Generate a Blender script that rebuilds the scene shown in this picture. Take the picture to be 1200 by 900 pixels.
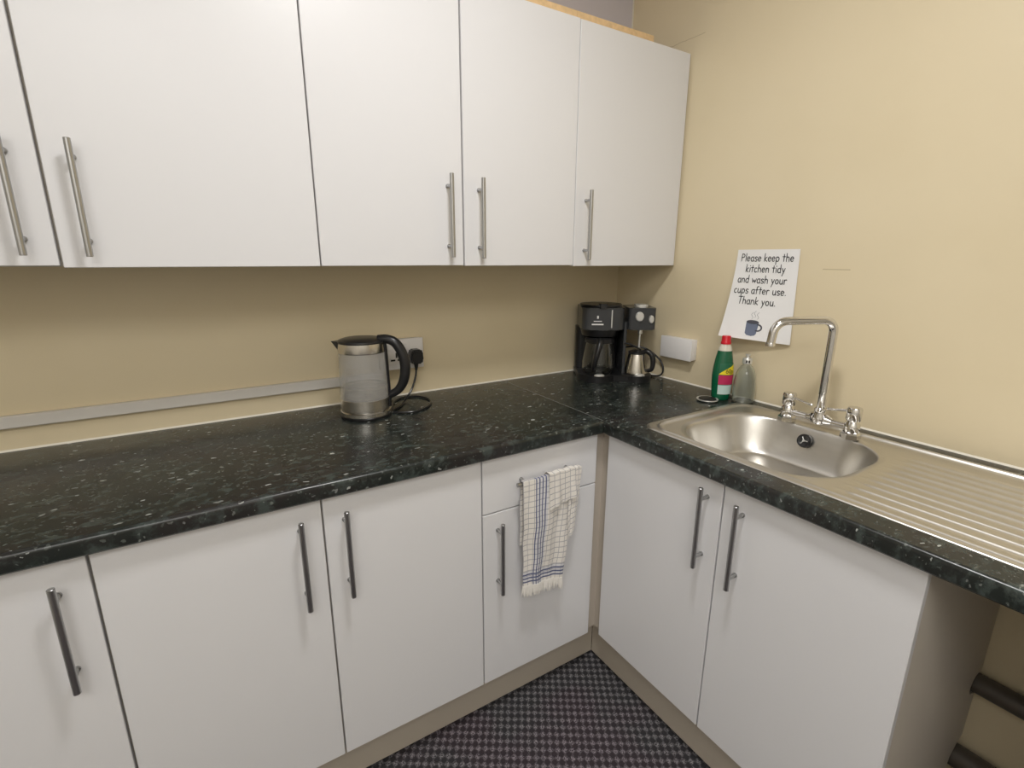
import bpy, bmesh, math, random
from mathutils import Vector, Matrix

random.seed(7)
SC = bpy.context.scene
COL = SC.collection
for o in list(bpy.data.objects):
    bpy.data.objects.remove(o)

# ------------------------------------------------------------------ camera, world, light, exposure
CAM = Vector((-1.5967, -1.6696, 1.3906))
YAW, PITCH, ROLL = (math.radians(a) for a in (-31.939, -14.307, 0.213))
cd = bpy.data.cameras.new('camera')
cam = bpy.data.objects.new('camera', cd)
COL.objects.link(cam)
fw = Vector((-math.sin(YAW) * math.cos(PITCH), math.cos(YAW) * math.cos(PITCH), math.sin(PITCH)))
rt = Vector((math.cos(YAW), math.sin(YAW), 0))
up = rt.cross(fw)
rt2 = rt * math.cos(ROLL) + up * math.sin(ROLL)
up2 = up * math.cos(ROLL) - rt * math.sin(ROLL)
cam.matrix_world = Matrix(((rt2.x, up2.x, -fw.x, CAM.x), (rt2.y, up2.y, -fw.y, CAM.y), (rt2.z, up2.z, -fw.z, CAM.z), (0, 0, 0, 1)))
cd.sensor_width = 36
cd.lens = 580.906 / 1200 * 36
cd.clip_start = 0.02
SC.camera = cam

w = bpy.data.worlds.new('world')
SC.world = w
w.use_nodes = True
w.node_tree.nodes['Background'].inputs[0].default_value = (1, 0.95, 0.88, 1)
w.node_tree.nodes['Background'].inputs[1].default_value = 0.05

LIGHT_POS = (-1.15, -1.20, 2.58)
ld = bpy.data.lights.new('ceiling_lamp_light', 'AREA')
ld.shape = 'RECTANGLE'
ld.size, ld.size_y = 0.26, 0.26
ld.energy = 18
ld.color = (1.0, 0.99, 0.98)
lo = bpy.data.objects.new('ceiling_lamp_light', ld)
COL.objects.link(lo)
lo.location = LIGHT_POS
# added fill light, unseen behind the camera, to even out the lighting
ld2 = bpy.data.lights.new('rear_fill_light', 'AREA')
ld2.shape = 'RECTANGLE'
ld2.size, ld2.size_y = 1.2, 1.2
ld2.energy = 32
ld2.color = (1.0, 0.99, 0.98)
lo2 = bpy.data.objects.new('rear_fill_light', ld2)
COL.objects.link(lo2)
lo2.location = (-2.2, -2.75, 2.58)

SC.view_settings.view_transform = 'Standard'
SC.view_settings.look = 'None'
SC.view_settings.gamma = 1
SC.view_settings.use_curve_mapping = False
SC.view_settings.exposure = -0.06

# ------------------------------------------------------------------ materials
class NT:
    def __init__(s, name):
        s.mat = bpy.data.materials.new(name)
        s.mat.use_nodes = True
        s.t = s.mat.node_tree
        s.b = s.t.nodes['Principled BSDF']

    def n(s, typ, **kw):
        d = s.t.nodes.new(typ)
        for k, v in kw.items():
            setattr(d, k, v)
        return d

    def link(s, a, b):
        s.t.links.new(a, b)

    def put(s, sock, v):
        if isinstance(v, bpy.types.NodeSocket):
            s.link(v, sock)
        else:
            sock.default_value = v

    def m(s, op, a, b=0.0, c=0.0, clamp=False):
        d = s.n('ShaderNodeMath', operation=op, use_clamp=clamp)
        s.put(d.inputs[0], a)
        s.put(d.inputs[1], b)
        s.put(d.inputs[2], c)
        return d.outputs[0]

    def ramp(s, x, a, b):
        d = s.n('ShaderNodeMapRange')
        d.interpolation_type = 'SMOOTHSTEP'
        s.put(d.inputs[0], x)
        d.inputs[1].default_value, d.inputs[2].default_value = a, b
        return d.outputs[0]

    def mix(s, f, a, b):
        d = s.n('ShaderNodeMix', data_type='RGBA')
        s.put(d.inputs[0], f)
        s.put(d.inputs[6], a if isinstance(a, bpy.types.NodeSocket) else (*a, 1))
        s.put(d.inputs[7], b if isinstance(b, bpy.types.NodeSocket) else (*b, 1))
        return d.outputs[2]

    def obj(s):
        return s.n('ShaderNodeTexCoord').outputs['Object']

    def uv(s):
        return s.n('ShaderNodeTexCoord').outputs['UV']

    def xyz(s, v):
        d = s.n('ShaderNodeSeparateXYZ')
        s.link(v, d.inputs[0])
        return d.outputs

    def mapping(s, v, scale=(1, 1, 1), rot=(0, 0, 0)):
        d = s.n('ShaderNodeMapping')
        s.link(v, d.inputs[0])
        d.inputs['Scale'].default_value = scale
        d.inputs['Rotation'].default_value = rot
        return d.outputs[0]

    def noise(s, v, scale, detail=3, rough=0.5):
        d = s.n('ShaderNodeTexNoise')
        s.link(v, d.inputs['Vector'])
        d.inputs['Scale'].default_value = scale
        d.inputs['Detail'].default_value = detail
        d.inputs['Roughness'].default_value = rough
        return d.outputs[0]

    def bump(s, h, strength, dist):
        d = s.n('ShaderNodeBump')
        d.inputs['Strength'].default_value = strength
        d.inputs['Distance'].default_value = dist
        s.link(h, d.inputs['Height'])
        s.link(d.outputs[0], s.b.inputs['Normal'])


def simple(name, col, rough=0.5, metal=0.0, spec=0.5, trans=0.0, ior=1.45, var=0.04, vscale=6.0, coat=0.0):
    """plain surface with a faint procedural variation of tone"""
    k = NT(name)
    f = k.noise(k.obj(), vscale, 3)
    a = tuple(c * (1 - var) for c in col)
    b = tuple(min(1, c * (1 + var)) for c in col)
    k.link(k.mix(f, a, b), k.b.inputs['Base Color'])
    k.b.inputs['Roughness'].default_value = rough
    k.b.inputs['Metallic'].default_value = metal
    k.b.inputs['Specular IOR Level'].default_value = spec
    k.b.inputs['Transmission Weight'].default_value = trans
    k.b.inputs['IOR'].default_value = ior
    k.b.inputs['Coat Weight'].default_value = coat
    return k.mat


def brushed(name, col, rough, scale):
    k = NT(name)
    v = k.mapping(k.obj(), scale)
    f = k.noise(v, 1.0, 4)
    k.link(k.mix(f, tuple(c * 0.92 for c in col), col), k.b.inputs['Base Color'])
    k.b.inputs['Metallic'].default_value = 1
    k.link(k.m('MULTIPLY_ADD', f, 0.10, rough - 0.05), k.b.inputs['Roughness'])
    return k.mat


def wall_paint():
    k = NT('cream_wall_paint')
    p = k.obj()
    f = k.noise(p, 2.2, 4)
    c = k.mix(k.ramp(f, 0.35, 0.65), (0.775, 0.665, 0.455), (0.80, 0.69, 0.48))
    g = k.noise(p, 60, 2)
    k.link(c, k.b.inputs['Base Color'])
    k.b.inputs['Roughness'].default_value = 0.34
    k.b.inputs['Specular IOR Level'].default_value = 0.45
    k.bump(g, 0.05, 0.002)
    return k.mat


def right_wall_paint():
    """the same paint with the hairline crack near the cabinet top and a small scrape"""
    k = NT('cream_wall_paint_cracked')
    p = k.obj()
    f = k.noise(p, 2.2, 4)
    c = k.mix(k.ramp(f, 0.35, 0.65), (0.775, 0.665, 0.455), (0.80, 0.69, 0.48))
    s = k.xyz(p)
    wob = k.m('MULTIPLY', k.m('SUBTRACT', k.noise(p, 30, 2), 0.5), 0.008)
    line = k.m('ADD', k.m('MULTIPLY_ADD', s[1], 0.01, 2.149), wob)   # z of the crack at this y
    d = k.m('ABSOLUTE', k.m('SUBTRACT', s[2], line))
    crack = k.m('MULTIPLY', k.m('LESS_THAN', d, 0.0016), k.m('GREATER_THAN', s[1], -0.36))
    d2 = k.m('ABSOLUTE', k.m('SUBTRACT', s[2], 1.36))
    scr = k.m('MULTIPLY', k.m('LESS_THAN', d2, 0.0013), k.m('LESS_THAN', k.m('ABSOLUTE', k.m('ADD', s[1], 0.905)), 0.038))
    c = k.mix(k.m('MULTIPLY', crack, 0.40), c, (0.42, 0.32, 0.16))
    c = k.mix(k.m('MULTIPLY', scr, 0.6), c, (0.42, 0.33, 0.16))
    k.link(c, k.b.inputs['Base Color'])
    k.b.inputs['Roughness'].default_value = 0.34
    k.b.inputs['Specular IOR Level'].default_value = 0.45
    k.bump(k.noise(p, 60, 2), 0.05, 0.002)
    return k.mat


def worktop_mat():
    k = NT('dark_flecked_laminate')
    p = k.obj()
    n0 = k.n('ShaderNodeTexNoise')
    k.link(p, n0.inputs['Vector'])
    n0.inputs['Scale'].default_value = 45
    n0.inputs['Detail'].default_value = 3
    add = k.n('ShaderNodeVectorMath', operation='MULTIPLY_ADD')
    k.link(n0.outputs['Color'], add.inputs[0])
    add.inputs[1].default_value = (0.022, 0.022, 0.022)
    k.link(p, add.inputs[2])
    q = add.outputs[0]
    big = k.ramp(k.noise(p, 5, 3), 0.42, 0.62)
    base = k.mix(big, (0.015, 0.019, 0.017), (0.022, 0.020, 0.019))
    mid = k.ramp(k.noise(k.mapping(q, (1, 1.7, 1)), 30, 5, 0.65), 0.46, 0.68)
    c = k.mix(k.m('MULTIPLY', mid, 0.75), base, (0.062, 0.078, 0.071))

    def flecks(scale, rot, size, keep, sx):
        v = k.n('ShaderNodeTexVoronoi')
        k.link(k.mapping(q, (1, sx, 1), (0, 0, rot)), v.inputs['Vector'])
        v.inputs['Scale'].default_value = scale
        v.inputs['Randomness'].default_value = 1
        r = k.xyz(v.outputs['Color'])
        lim = k.m('MULTIPLY', k.m('SUBTRACT', r[0], keep, clamp=True), size)
        return k.m('MULTIPLY', k.m('LESS_THAN', v.outputs['Distance'], lim), k.m('MULTIPLY_ADD', r[1], 0.7, 0.3))
    f1 = flecks(36, 0.5, 0.72, 0.62, 2.0)
    f2 = flecks(95, -0.7, 0.8, 0.55, 1.5)
    f3 = flecks(80, 1.6, 0.7, 0.6, 2.2)
    c = k.mix(k.m('MULTIPLY', f2, 0.55), c, (0.20, 0.22, 0.20))
    c = k.mix(k.m('MULTIPLY', f3, 0.6), c, (0.27, 0.28, 0.26))
    c = k.mix(k.m('MULTIPLY', f1, 0.8), c, (0.54, 0.56, 0.53))
    k.link(c, k.b.inputs['Base Color'])
    k.link(k.m('MULTIPLY_ADD', k.noise(p, 8, 3), 0.12, 0.20), k.b.inputs['Roughness'])
    k.b.inputs['Specular IOR Level'].default_value = 0.40
    k.bump(k.noise(p, 180, 2), 0.06, 0.001)
    return k.mat


def carpet_mat():
    k = NT('grey_purple_carpet')
    p = k.mapping(k.obj(), (1, 1, 1), (0, 0, math.radians(33)))
    s = k.xyz(p)
    a = k.m('SINE', k.m('MULTIPLY', s[0], 2 * math.pi / 0.0212))
    b = k.m('SINE', k.m('MULTIPLY', s[1], 2 * math.pi / 0.0245))
    dots = k.ramp(k.m('MULTIPLY_ADD', k.m('ADD', a, b), 0.25, 0.5), 0.30, 0.85)
    fine = k.noise(k.obj(), 260, 2)
    big = k.ramp(k.noise(k.obj(), 4.5, 3), 0.4, 0.6)
    dark = k.mix(big, (0.046, 0.037, 0.042), (0.040, 0.039, 0.042))
    lite = k.mix(big, (0.27, 0.235, 0.26), (0.25, 0.24, 0.25))
    g = k.m('MULTIPLY', dots, k.ramp(fine, 0.34, 0.62))
    c = k.mix(g, dark, lite)
    k.link(c, k.b.inputs['Base Color'])
    k.b.inputs['Roughness'].default_value = 0.95
    k.b.inputs['Specular IOR Level'].default_value = 0.1
    k.bump(k.m('ADD', k.m('MULTIPLY', dots, 0.7), k.m('MULTIPLY', fine, 0.5)), 0.7, 0.006)
    return k.mat


def towel_mat():
    k = NT('checked_cotton_towel')
    s = k.xyz(k.uv())       # u across in metres, v down in metres
    u, v = s[0], s[1]

    def grid(x, per, wd, off=0.0):
        return k.m('LESS_THAN', k.m('FRACT', k.m('DIVIDE', k.m('ADD', x, off), per)), wd)

    def between(x, a, b):
        return k.m('MULTIPLY', k.m('GREATER_THAN', x, a), k.m('LESS_THAN', x, b))
    thin = k.m('MAXIMUM', grid(u, 0.019, 0.10), grid(v, 0.017, 0.13))
    bandu = between(u, 0.043, 0.088)
    bandv = between(v, 0.292, 0.328)
    bold = k.m('MAXIMUM', k.m('MULTIPLY', bandu, grid(u, 0.0112, 0.34, 0.0015)), k.m('MULTIPLY', bandv, grid(v, 0.012, 0.40)))
    tint = k.m('MAXIMUM', bandu, bandv)
    weave = k.noise(k.uv(), 900, 2)
    c = k.mix(weave, (0.76, 0.72, 0.67), (0.86, 0.83, 0.78))
    c = k.mix(k.m('MULTIPLY', tint, 0.35), c, (0.50, 0.55, 0.68))
    c = k.mix(k.m('MULTIPLY', thin, 0.62), c, (0.22, 0.22, 0.28))
    c = k.mix(k.m('MULTIPLY', bold, 0.88), c, (0.055, 0.07, 0.19))
    k.link(c, k.b.inputs['Base Color'])
    k.b.inputs['Roughness'].default_value = 0.9
    k.b.inputs['Specular IOR Level'].default_value = 0.15
    k.bump(weave, 0.4, 0.001)
    return k.mat


def label_mat():
    """printed front of the washing-up liquid bottle; UV 0..1"""
    k = NT('bottle_label_print')
    s = k.xyz(k.uv())
    u, v = s[0], s[1]
    c = k.mix(0.0, (0.01, 0.12, 0.06), (0.0, 0.0, 0.0))
    white = k.m('LESS_THAN', v, 0.30)
    c = k.mix(white, c, (0.55, 0.70, 0.66))
    red = k.m('MULTIPLY', k.m('GREATER_THAN', v, 0.32), k.m('LESS_THAN', v, 0.62))
    c = k.mix(red, c, (0.50, 0.02, 0.10))
    sw = k.m('ADD', 0.64, k.m('MULTIPLY', k.m('POWER', u, 0.7), 0.36))
    yel = k.m('MULTIPLY', k.m('GREATER_THAN', v, 0.64), k.m('LESS_THAN', v, sw))
    c = k.mix(yel, c, (0.85, 0.68, 0.02))
    k.link(c, k.b.inputs['Base Color'])
    k.b.inputs['Roughness'].default_value = 0.35
    return k.mat


M = {}
M['wall'] = wall_paint()
M['rwall'] = right_wall_paint()
M['grey_wall'] = simple('lilac_grey_paint', (0.66, 0.62, 0.66), 0.5)
M['pale_wall'] = simple('pale_wall_paint', (0.80, 0.77, 0.70), 0.6)
M['ceiling'] = simple('white_ceiling_paint', (0.84, 0.83, 0.80), 0.8)
M['floor'] = carpet_mat()
M['door'] = simple('white_laminate', (0.77, 0.765, 0.775), 0.30, var=0.012, vscale=2.0, spec=0.5)
M['edge'] = simple('white_edge_band', (0.78, 0.75, 0.71), 0.4)
M['carcass'] = simple('cabinet_board', (0.62, 0.565, 0.49), 0.5)
M['board'] = simple('raw_chipboard', (0.74, 0.52, 0.28), 0.8, var=0.25, vscale=60)
M['plinth'] = simple('beige_plinth', (0.50, 0.445, 0.37), 0.45)
M['post'] = simple('beige_corner_post', (0.56, 0.50, 0.43), 0.45)
M['worktop'] = worktop_mat()
M['joint'] = simple('pale_joint_filler', (0.30, 0.30, 0.28), 0.4)
M['caulk'] = simple('white_sealant', (0.82, 0.78, 0.68), 0.4)
M['handle'] = brushed('brushed_nickel', (0.46, 0.46, 0.46), 0.30, (300, 300, 12))
M['steel'] = brushed('stainless_steel_sink', (0.66, 0.64, 0.60), 0.34, (300, 10, 60))
M['kettle_steel'] = brushed('brushed_steel', (0.70, 0.67, 0.62), 0.24, (8, 8, 400))
M['chrome'] = simple('chrome', (0.72, 0.71, 0.70), 0.07, 1.0, var=0.01)
M['black'] = simple('black_plastic', (0.014, 0.014, 0.015), 0.28)
M['black_matt'] = simple('black_rubber', (0.012, 0.012, 0.012), 0.5)
M['gunmetal'] = simple('dark_grey_gloss_plastic', (0.045, 0.047, 0.05), 0.22)
M['white_plastic'] = simple('white_plastic', (0.86, 0.84, 0.83), 0.35)
M['silver'] = simple('silver_plastic', (0.72, 0.72, 0.70), 0.3, 0.6)
M['glass'] = simple('clear_glass', (0.95, 0.96, 0.94), 0.02, trans=1.0, ior=1.45, var=0.0)
M['kettle_glass'] = simple('scaled_kettle_glass', (0.93, 0.92, 0.90), 0.05, trans=0.82, ior=1.42, var=0.10, vscale=30)
M['clear_plastic'] = simple('clear_bottle_plastic', (0.84, 0.87, 0.83), 0.06, trans=0.93, ior=1.38, var=0.01)
M['water'] = simple('cloudy_water', (0.72, 0.71, 0.66), 0.12, trans=0.9, ior=1.33, var=0.25, vscale=45)
M['green'] = simple('green_liquid_bottle', (0.002, 0.105, 0.045), 0.16, var=0.02, coat=0.4)
M['pale_neck'] = simple('pale_clear_neck', (0.70, 0.66, 0.56), 0.2)
M['red'] = simple('red_plastic', (0.62, 0.012, 0.025), 0.3)
M['paper'] = simple('white_paper', (0.90, 0.89, 0.88), 0.7)
M['ink'] = simple('black_ink', (0.02, 0.02, 0.022), 0.6)
M['mug_blue'] = simple('printed_slate_blue', (0.16, 0.19, 0.27), 0.7)
M['mug_dark'] = simple('printed_dark_grey', (0.08, 0.08, 0.10), 0.7)
M['mug_grey'] = simple('printed_pale_grey', (0.42, 0.42, 0.44), 0.7)
M['pipe'] = simple('dark_pipe', (0.10, 0.085, 0.07), 0.35)
M['towel'] = towel_mat()
M['fringe'] = simple('cotton_fringe', (0.82, 0.79, 0.74), 0.9, var=0.1, vscale=80)
M['label'] = label_mat()
M['grey_trunk'] = simple('grey_white_trunking', (0.70, 0.67, 0.62), 0.4)

# ------------------------------------------------------------------ mesh helpers
class MB:
    """collects shapes in world metres; build() links them as ONE mesh object"""
    def __init__(s):
        s.bm = bmesh.new()

    def box(s, x0, x1, y0, y1, z0, z1, bevel=0.0, seg=2):
        b = bmesh.new()
        bmesh.ops.create_cube(b, size=1)
        for v in b.verts:
            v.co = Vector(((x0 + x1) / 2 + v.co.x * (x1 - x0), (y0 + y1) / 2 + v.co.y * (y1 - y0), (z0 + z1) / 2 + v.co.z * (z1 - z0)))
        if bevel:
            bmesh.ops.bevel(b, geom=b.edges[:], offset=bevel, segments=seg, profile=0.5, affect='EDGES')
        s.merge(b)
        return s

    def merge(s, b, mat=None):
        if mat is not None:
            bmesh.ops.transform(b, matrix=mat, verts=b.verts)
        me = bpy.data.meshes.new('tmp')
        b.to_mesh(me)
        b.free()
        s.bm.from_mesh(me)
        bpy.data.meshes.remove(me)

    def tube(s, pts, r, n=12, caps=True, flat=None):
        """tube through pts; r a number or a list; flat = (axis, factor) squashes the section along axis"""
        P = [Vector(p) for p in pts]
        R = r if isinstance(r, (list, tuple)) else [r] * len(P)
        tang = []
        for i in range(len(P)):
            a = P[max(i - 1, 0)]
            c = P[min(i + 1, len(P) - 1)]
            tang.append((c - a).normalized())
        nrm = tang[0].orthogonal().normalized()
        rings = []
        for i, p in enumerate(P):
            t = tang[i]
            nrm = (nrm - t * nrm.dot(t)).normalized()
            bn = t.cross(nrm)
            ring = []
            for k in range(n):
                a = 2 * math.pi * k / n
                off = (nrm * math.cos(a) + bn * math.sin(a)) * R[i]
                if flat:
                    ax = Vector(flat[0]).normalized()
                    off = off - ax * off.dot(ax) * (1 - flat[1])
                ring.append(s.bm.verts.new(p + off))
            rings.append(ring)
        for i in range(len(rings) - 1):
            for k in range(n):
                s.bm.faces.new((rings[i][k], rings[i][(k + 1) % n], rings[i + 1][(k + 1) % n], rings[i + 1][k]))
        if caps:
            s.bm.faces.new(rings[0][::-1])
            s.bm.faces.new(rings[-1])
        return s

    def lathe(s, prof, c=(0, 0, 0), n=40, sx=1.0, sy=1.0, rot=0.0):
        """revolve [(r, z), ...] about a vertical axis at c"""
        rings = []
        ca, sa = math.cos(rot), math.sin(rot)
        for r, z in prof:
            if r < 1e-6:
                rings.append([s.bm.verts.new((c[0], c[1], c[2] + z))])
                continue
            ring = []
            for k in range(n):
                a = 2 * math.pi * k / n
                lx, ly = r * sx * math.cos(a), r * sy * math.sin(a)
                ring.append(s.bm.verts.new((c[0] + ca * lx - sa * ly, c[1] + sa * lx + ca * ly, c[2] + z)))
            rings.append(ring)
        for A, B in zip(rings, rings[1:]):
            if len(A) == 1 and len(B) == 1:
                continue
            for k in range(n):
                k2 = (k + 1) % n
                if len(A) == 1:
                    s.bm.faces.new((A[0], B[k2], B[k]))
                elif len(B) == 1:
                    s.bm.faces.new((A[k], A[k2], B[0]))
                else:
                    s.bm.faces.new((A[k], A[k2], B[k2], B[k]))
        return s

    def prism(s, poly, axis, a, b):
        """extrude a 2-D polygon along x, y or z from a to b"""
        def P(p, t):
            return {'x': (t, p[0], p[1]), 'y': (p[0], t, p[1]), 'z': (p[0], p[1], t)}[axis]
        A = [s.bm.verts.new(P(p, a)) for p in poly]
        B = [s.bm.verts.new(P(p, b)) for p in poly]
        n = len(poly)
        f = [s.bm.faces.new(A), s.bm.faces.new(B[::-1])]
        for i in range(n):
            f.append(s.bm.faces.new((A[i], B[i], B[(i + 1) % n], A[(i + 1) % n])))
        return s

    def xf(s, mat):
        bmesh.ops.transform(s.bm, matrix=mat, verts=s.bm.verts)
        return s

    def build(s, name, m, parent=None, smooth=35, normals=True):
        if normals:
            bmesh.ops.recalc_face_normals(s.bm, faces=s.bm.faces)
        me = bpy.data.meshes.new(name)
        s.bm.to_mesh(me)
        s.bm.free()
        me.materials.append(M[m] if isinstance(m, str) else m)
        if smooth:
            me.shade_smooth()
            me.set_sharp_from_angle(angle=math.radians(smooth))
        o = bpy.data.objects.new(name, me)
        COL.objects.link(o)
        if parent is not None:
            o.parent = parent
            base = Matrix.Identity(4)
            q = parent
            while q is not None:
                base = Matrix.Translation(q.location) @ base if q.type == 'EMPTY' else base
                q = q.parent
            me.transform(base.inverted())      # mesh data is in world metres until here
        return o


def tag(o, label, cat, group=None, kind=None):
    if label:
        o['label'] = label
        o['category'] = cat
    if group:
        o['group'] = group
    if kind:
        o['kind'] = kind
    return o


def thing(name, label, cat, loc, group=None):
    o = bpy.data.objects.new(name, None)
    COL.objects.link(o)
    o.location = loc
    o.empty_display_size = 0.05
    return tag(o, label, cat, group)


def struct(name, mb, m, **kw):
    o = mb.build(name, m, **kw)
    o['kind'] = 'structure'
    return o


def arc(cx, cz, r, a0, a1, n):
    return [(cx + r * math.cos(math.radians(a0 + (a1 - a0) * i / n)), cz + r * math.sin(math.radians(a0 + (a1 - a0) * i / n))) for i in range(n + 1)]


def smooth_path(pts, n=8):
    """Catmull-Rom through the points"""
    P = [Vector(p) for p in pts]
    P = [P[0] * 2 - P[1]] + P + [P[-1] * 2 - P[-2]]
    out = []
    for i in range(1, len(P) - 2):
        for k in range(n):
            t = k / n
            a, b, c, d = P[i - 1], P[i], P[i + 1], P[i + 2]
            out.append(0.5 * ((2 * b) + (c - a) * t + (2 * a - 5 * b + 4 * c - d) * t * t + (3 * b - a - 3 * c + d) * t ** 3))
    out.append(P[-2])
    return out


def lerp_list(vals, n):
    out = []
    for i in range(n):
        t = i / (n - 1) * (len(vals) - 1)
        k = min(int(t), len(vals) - 2)
        out.append(vals[k] + (vals[k + 1] - vals[k]) * (t - k))
    return out

# ------------------------------------------------------------------ the room
H = 0.91
ZC = 2.62
FLOOR = -0.012          # the carpet lies a little below the plinth boards
struct('floor', MB().box(-3.0, 0.1, -3.5, 0.1, -0.1, FLOOR), 'floor')
struct('ceiling', MB().box(-3.0, 0.1, -3.5, 0.1, ZC, ZC + 0.1), 'ceiling')
struct('wall_back', MB().box(-3.0, 0.1, 0.0, 0.1, -0.1, ZC), 'wall')
struct('wall_right', MB().box(0.0, 0.1, -3.5, 0.0, -0.1, ZC), 'rwall')
struct('wall_left', MB().box(-3.1, -3.0, -3.5, 0.1, -0.1, ZC), 'pale_wall')
struct('wall_front', MB().box(-3.0, 0.1, -3.6, -3.5, -0.1, ZC), 'pale_wall')
struct('trim_1', MB().box(-2.6, -0.0075, -0.006, 0.0, 2.14, ZC), 'grey_wall')         # grey painted band above the cabinets
struct('trim_2', MB().box(-0.0072, -0.0005, -0.007, 0.0, 2.14, ZC), 'caulk')          # pale strip in the corner
seal = MB()                                                                            # sealant line along the worktop
seal.prism([(0.0, H), (-0.0045, H), (0.0, H + 0.0045)], 'x', -2.35, 0.0)
struct('trim_3', seal, 'caulk')
seal = MB()
seal.prism([(0.0, H), (-0.0045, H), (0.0, H + 0.0045)], 'y', -1.76, 0.0)
struct('trim_4', seal, 'caulk')

# ------------------------------------------------------------------ cabinets
def bar_handle(parent, p0, p1, out, name='handle'):
    """bar handle from p0 to p1 standing off its door along -out by 30 mm"""
    p0, p1, out = Vector(p0), Vector(p1), Vector(out)
    d = (p1 - p0).normalized()
    mb = MB()
    e = 0.0008
    mb.tube([p0, p0 + d * e, p1 - d * e, p1], [0.0053, 0.0062, 0.0062, 0.0053], 14)
    for q in (p0 + d * 0.031, p1 - d * 0.031):
        mb.tube([q, q + out * 0.026, q + out * 0.0262, q + out * 0.030], [0.0045, 0.0045, 0.006, 0.006], 12)
    return mb.build(name, 'handle', parent)


def door_y(parent, x0, x1, z0, z1, yf, label=None, name='door'):
    o = MB().box(x0, x1, yf, yf + 0.018, z0, z1, 0.0012, 1).build(name, 'door', parent)
    return o


DZ0, DZ1 = 0.141, 0.868
YF = -0.5864      # face of the doors on the back run
XF = -0.585       # face of the doors on the right run
G = 0.0021        # half a gap
YB = YF + 0.018   # front of the boxes behind them
XB = XF + 0.018


def legs(root, pts):
    for x, y in pts:
        MB().lathe([(0, FLOOR), (0.026, FLOOR), (0.026, 0.008), (0.017, 0.012), (0.017, 0.13), (0.028, 0.134), (0.028, 0.141), (0, 0.141)], (x, y, 0), 16).build('leg', 'black_matt', root)


def base_back(x0, x1, label, group='white base cabinets'):
    mid = (x0 + x1) / 2
    root = thing('base_cabinet', label, 'cabinet', ((x0 + x1) / 2, -0.29, 0), group)
    t = 0.016
    b = MB()
    b.box(x0 + 0.001, x0 + t, YB + 0.0005, -0.03, DZ0, 0.870)
    b.box(x1 - t, x1 - 0.001, YB + 0.0005, -0.03, DZ0, 0.870)
    b.box(x0 + t, x1 - t, YB + 0.0005, -0.03, DZ0, DZ0 + t)
    b.box(x0 + t, x1 - t, YB + 0.0005, YB + 0.08, 0.870 - t, 0.870)
    b.box(x0 + t, x1 - t, -0.04, -0.032, DZ0 + t, 0.870)
    b.box(mid - 0.03, mid + 0.03, YB + 0.0005, YB + 0.016, DZ0 + t, 0.870 - t)
    b.build('carcass', 'carcass', root)
    legs(root, [(x, y) for x in (x0 + 0.06, x1 - 0.06) for y in (-0.49, -0.09)])
    return root


b1, b2, b3, b4, b5 = -0.6086, -1.0156, -1.4243, -1.8315, -2.24
hb = YF - 0.030
c1 = base_back(b2, b1, 'white base cabinet with a drawer above its door, checked towel hanging in front')
dr = MB().box(b2 + G, b1 - 0.001, YF, YB, 0.7045, DZ1, 0.0012, 1).build('drawer', 'door', c1)
bar_handle(dr, (-0.922, hb, 0.784), (-0.702, hb, 0.784), (0, 1, 0))
d = door_y(c1, b2 + G, b1 - 0.001, DZ0, 0.7005, YF)
bar_handle(d, (-0.9675, hb, 0.678), (-0.9675, hb, 0.454), (0, 1, 0))
c2 = base_back(b4, b2, 'wide white base cabinet with two doors, below the kettle')
d = door_y(c2, b3 + G, b2 - G, DZ0, DZ1, YF)
bar_handle(d, (-1.3775, hb, 0.834), (-1.3775, hb, 0.612), (0, 1, 0))
d = door_y(c2, b4 + G + 0.001, b3 - G, DZ0, DZ1, YF)
bar_handle(d, (-1.474, hb, 0.834), (-1.474, hb, 0.613), (0, 1, 0))
c3 = base_back(b5, b4, 'white base cabinet farthest left, its door cut off by the left edge of the photo')
d = door_y(c3, b5 + G, b4 - G, DZ0, DZ1 - 0.002, YF)
bar_handle(d, (-1.881, hb, 0.831), (-1.881, hb, 0.609), (0, 1, 0))

# the sink unit on the right run
r1, r2, r3 = -0.6087, -1.0129, -1.4148
cs = thing('sink_base_cabinet', 'white two-door base cabinet under the stainless steel sink', 'cabinet', (-0.29, (r1 + r3) / 2, 0), 'white base cabinets')
t = 0.016
b = MB()
b.box(XB + 0.0005, -0.03, r1 - t, r1 - 0.001, DZ0, 0.870)
b.box(XB + 0.0005, -0.06, r3 + t, r1 - t, DZ0, DZ0 + t)
b.box(XB + 0.0005, XB + t, r3 + t, r1 - t, 0.80, 0.870)
b.box(XB + 0.0005, XB + t, r2 - 0.03, r2 + 0.03, DZ0 + t, 0.80)
b.build('carcass', 'carcass', cs)
# scribed end panel with notches for the pipes
pan = [(XB + 0.0005, FLOOR), (XB + 0.0005, 0.870), (-0.008, 0.870), (-0.008, 0.375), (-0.012, 0.368)]
pan += [(-0.035 + 0.036 * math.cos(math.radians(a)) * -1, 0.338 + 0.031 * math.sin(math.radians(a))) for a in (70, 40, 10, -20, -50, -75)]
pan += [(-0.018, 0.300), (-0.020, 0.165), (-0.055, 0.152), (-0.085, 0.130), (-0.095, 0.100), (-0.10, FLOOR)]
MB().prism(pan, 'y', r3 + t, r3 + 0.0005).build('end_panel', 'carcass', cs)
hx = XF - 0.030
d = MB().box(XF, XB, r2 + G, r1 - 0.002, DZ0, DZ1, 0.0012, 1).build('door', 'door', cs)
bar_handle(d, (hx, -0.9705, 0.846), (hx, -0.9705, 0.624), (1, 0, 0))
d = MB().box(XF, XB, r3, r2 - G, DZ0, DZ1, 0.0012, 1).build('door', 'door', cs)
bar_handle(d, (hx, -1.0675, 0.841), (hx, -1.0675, 0.619), (1, 0, 0))
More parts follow.
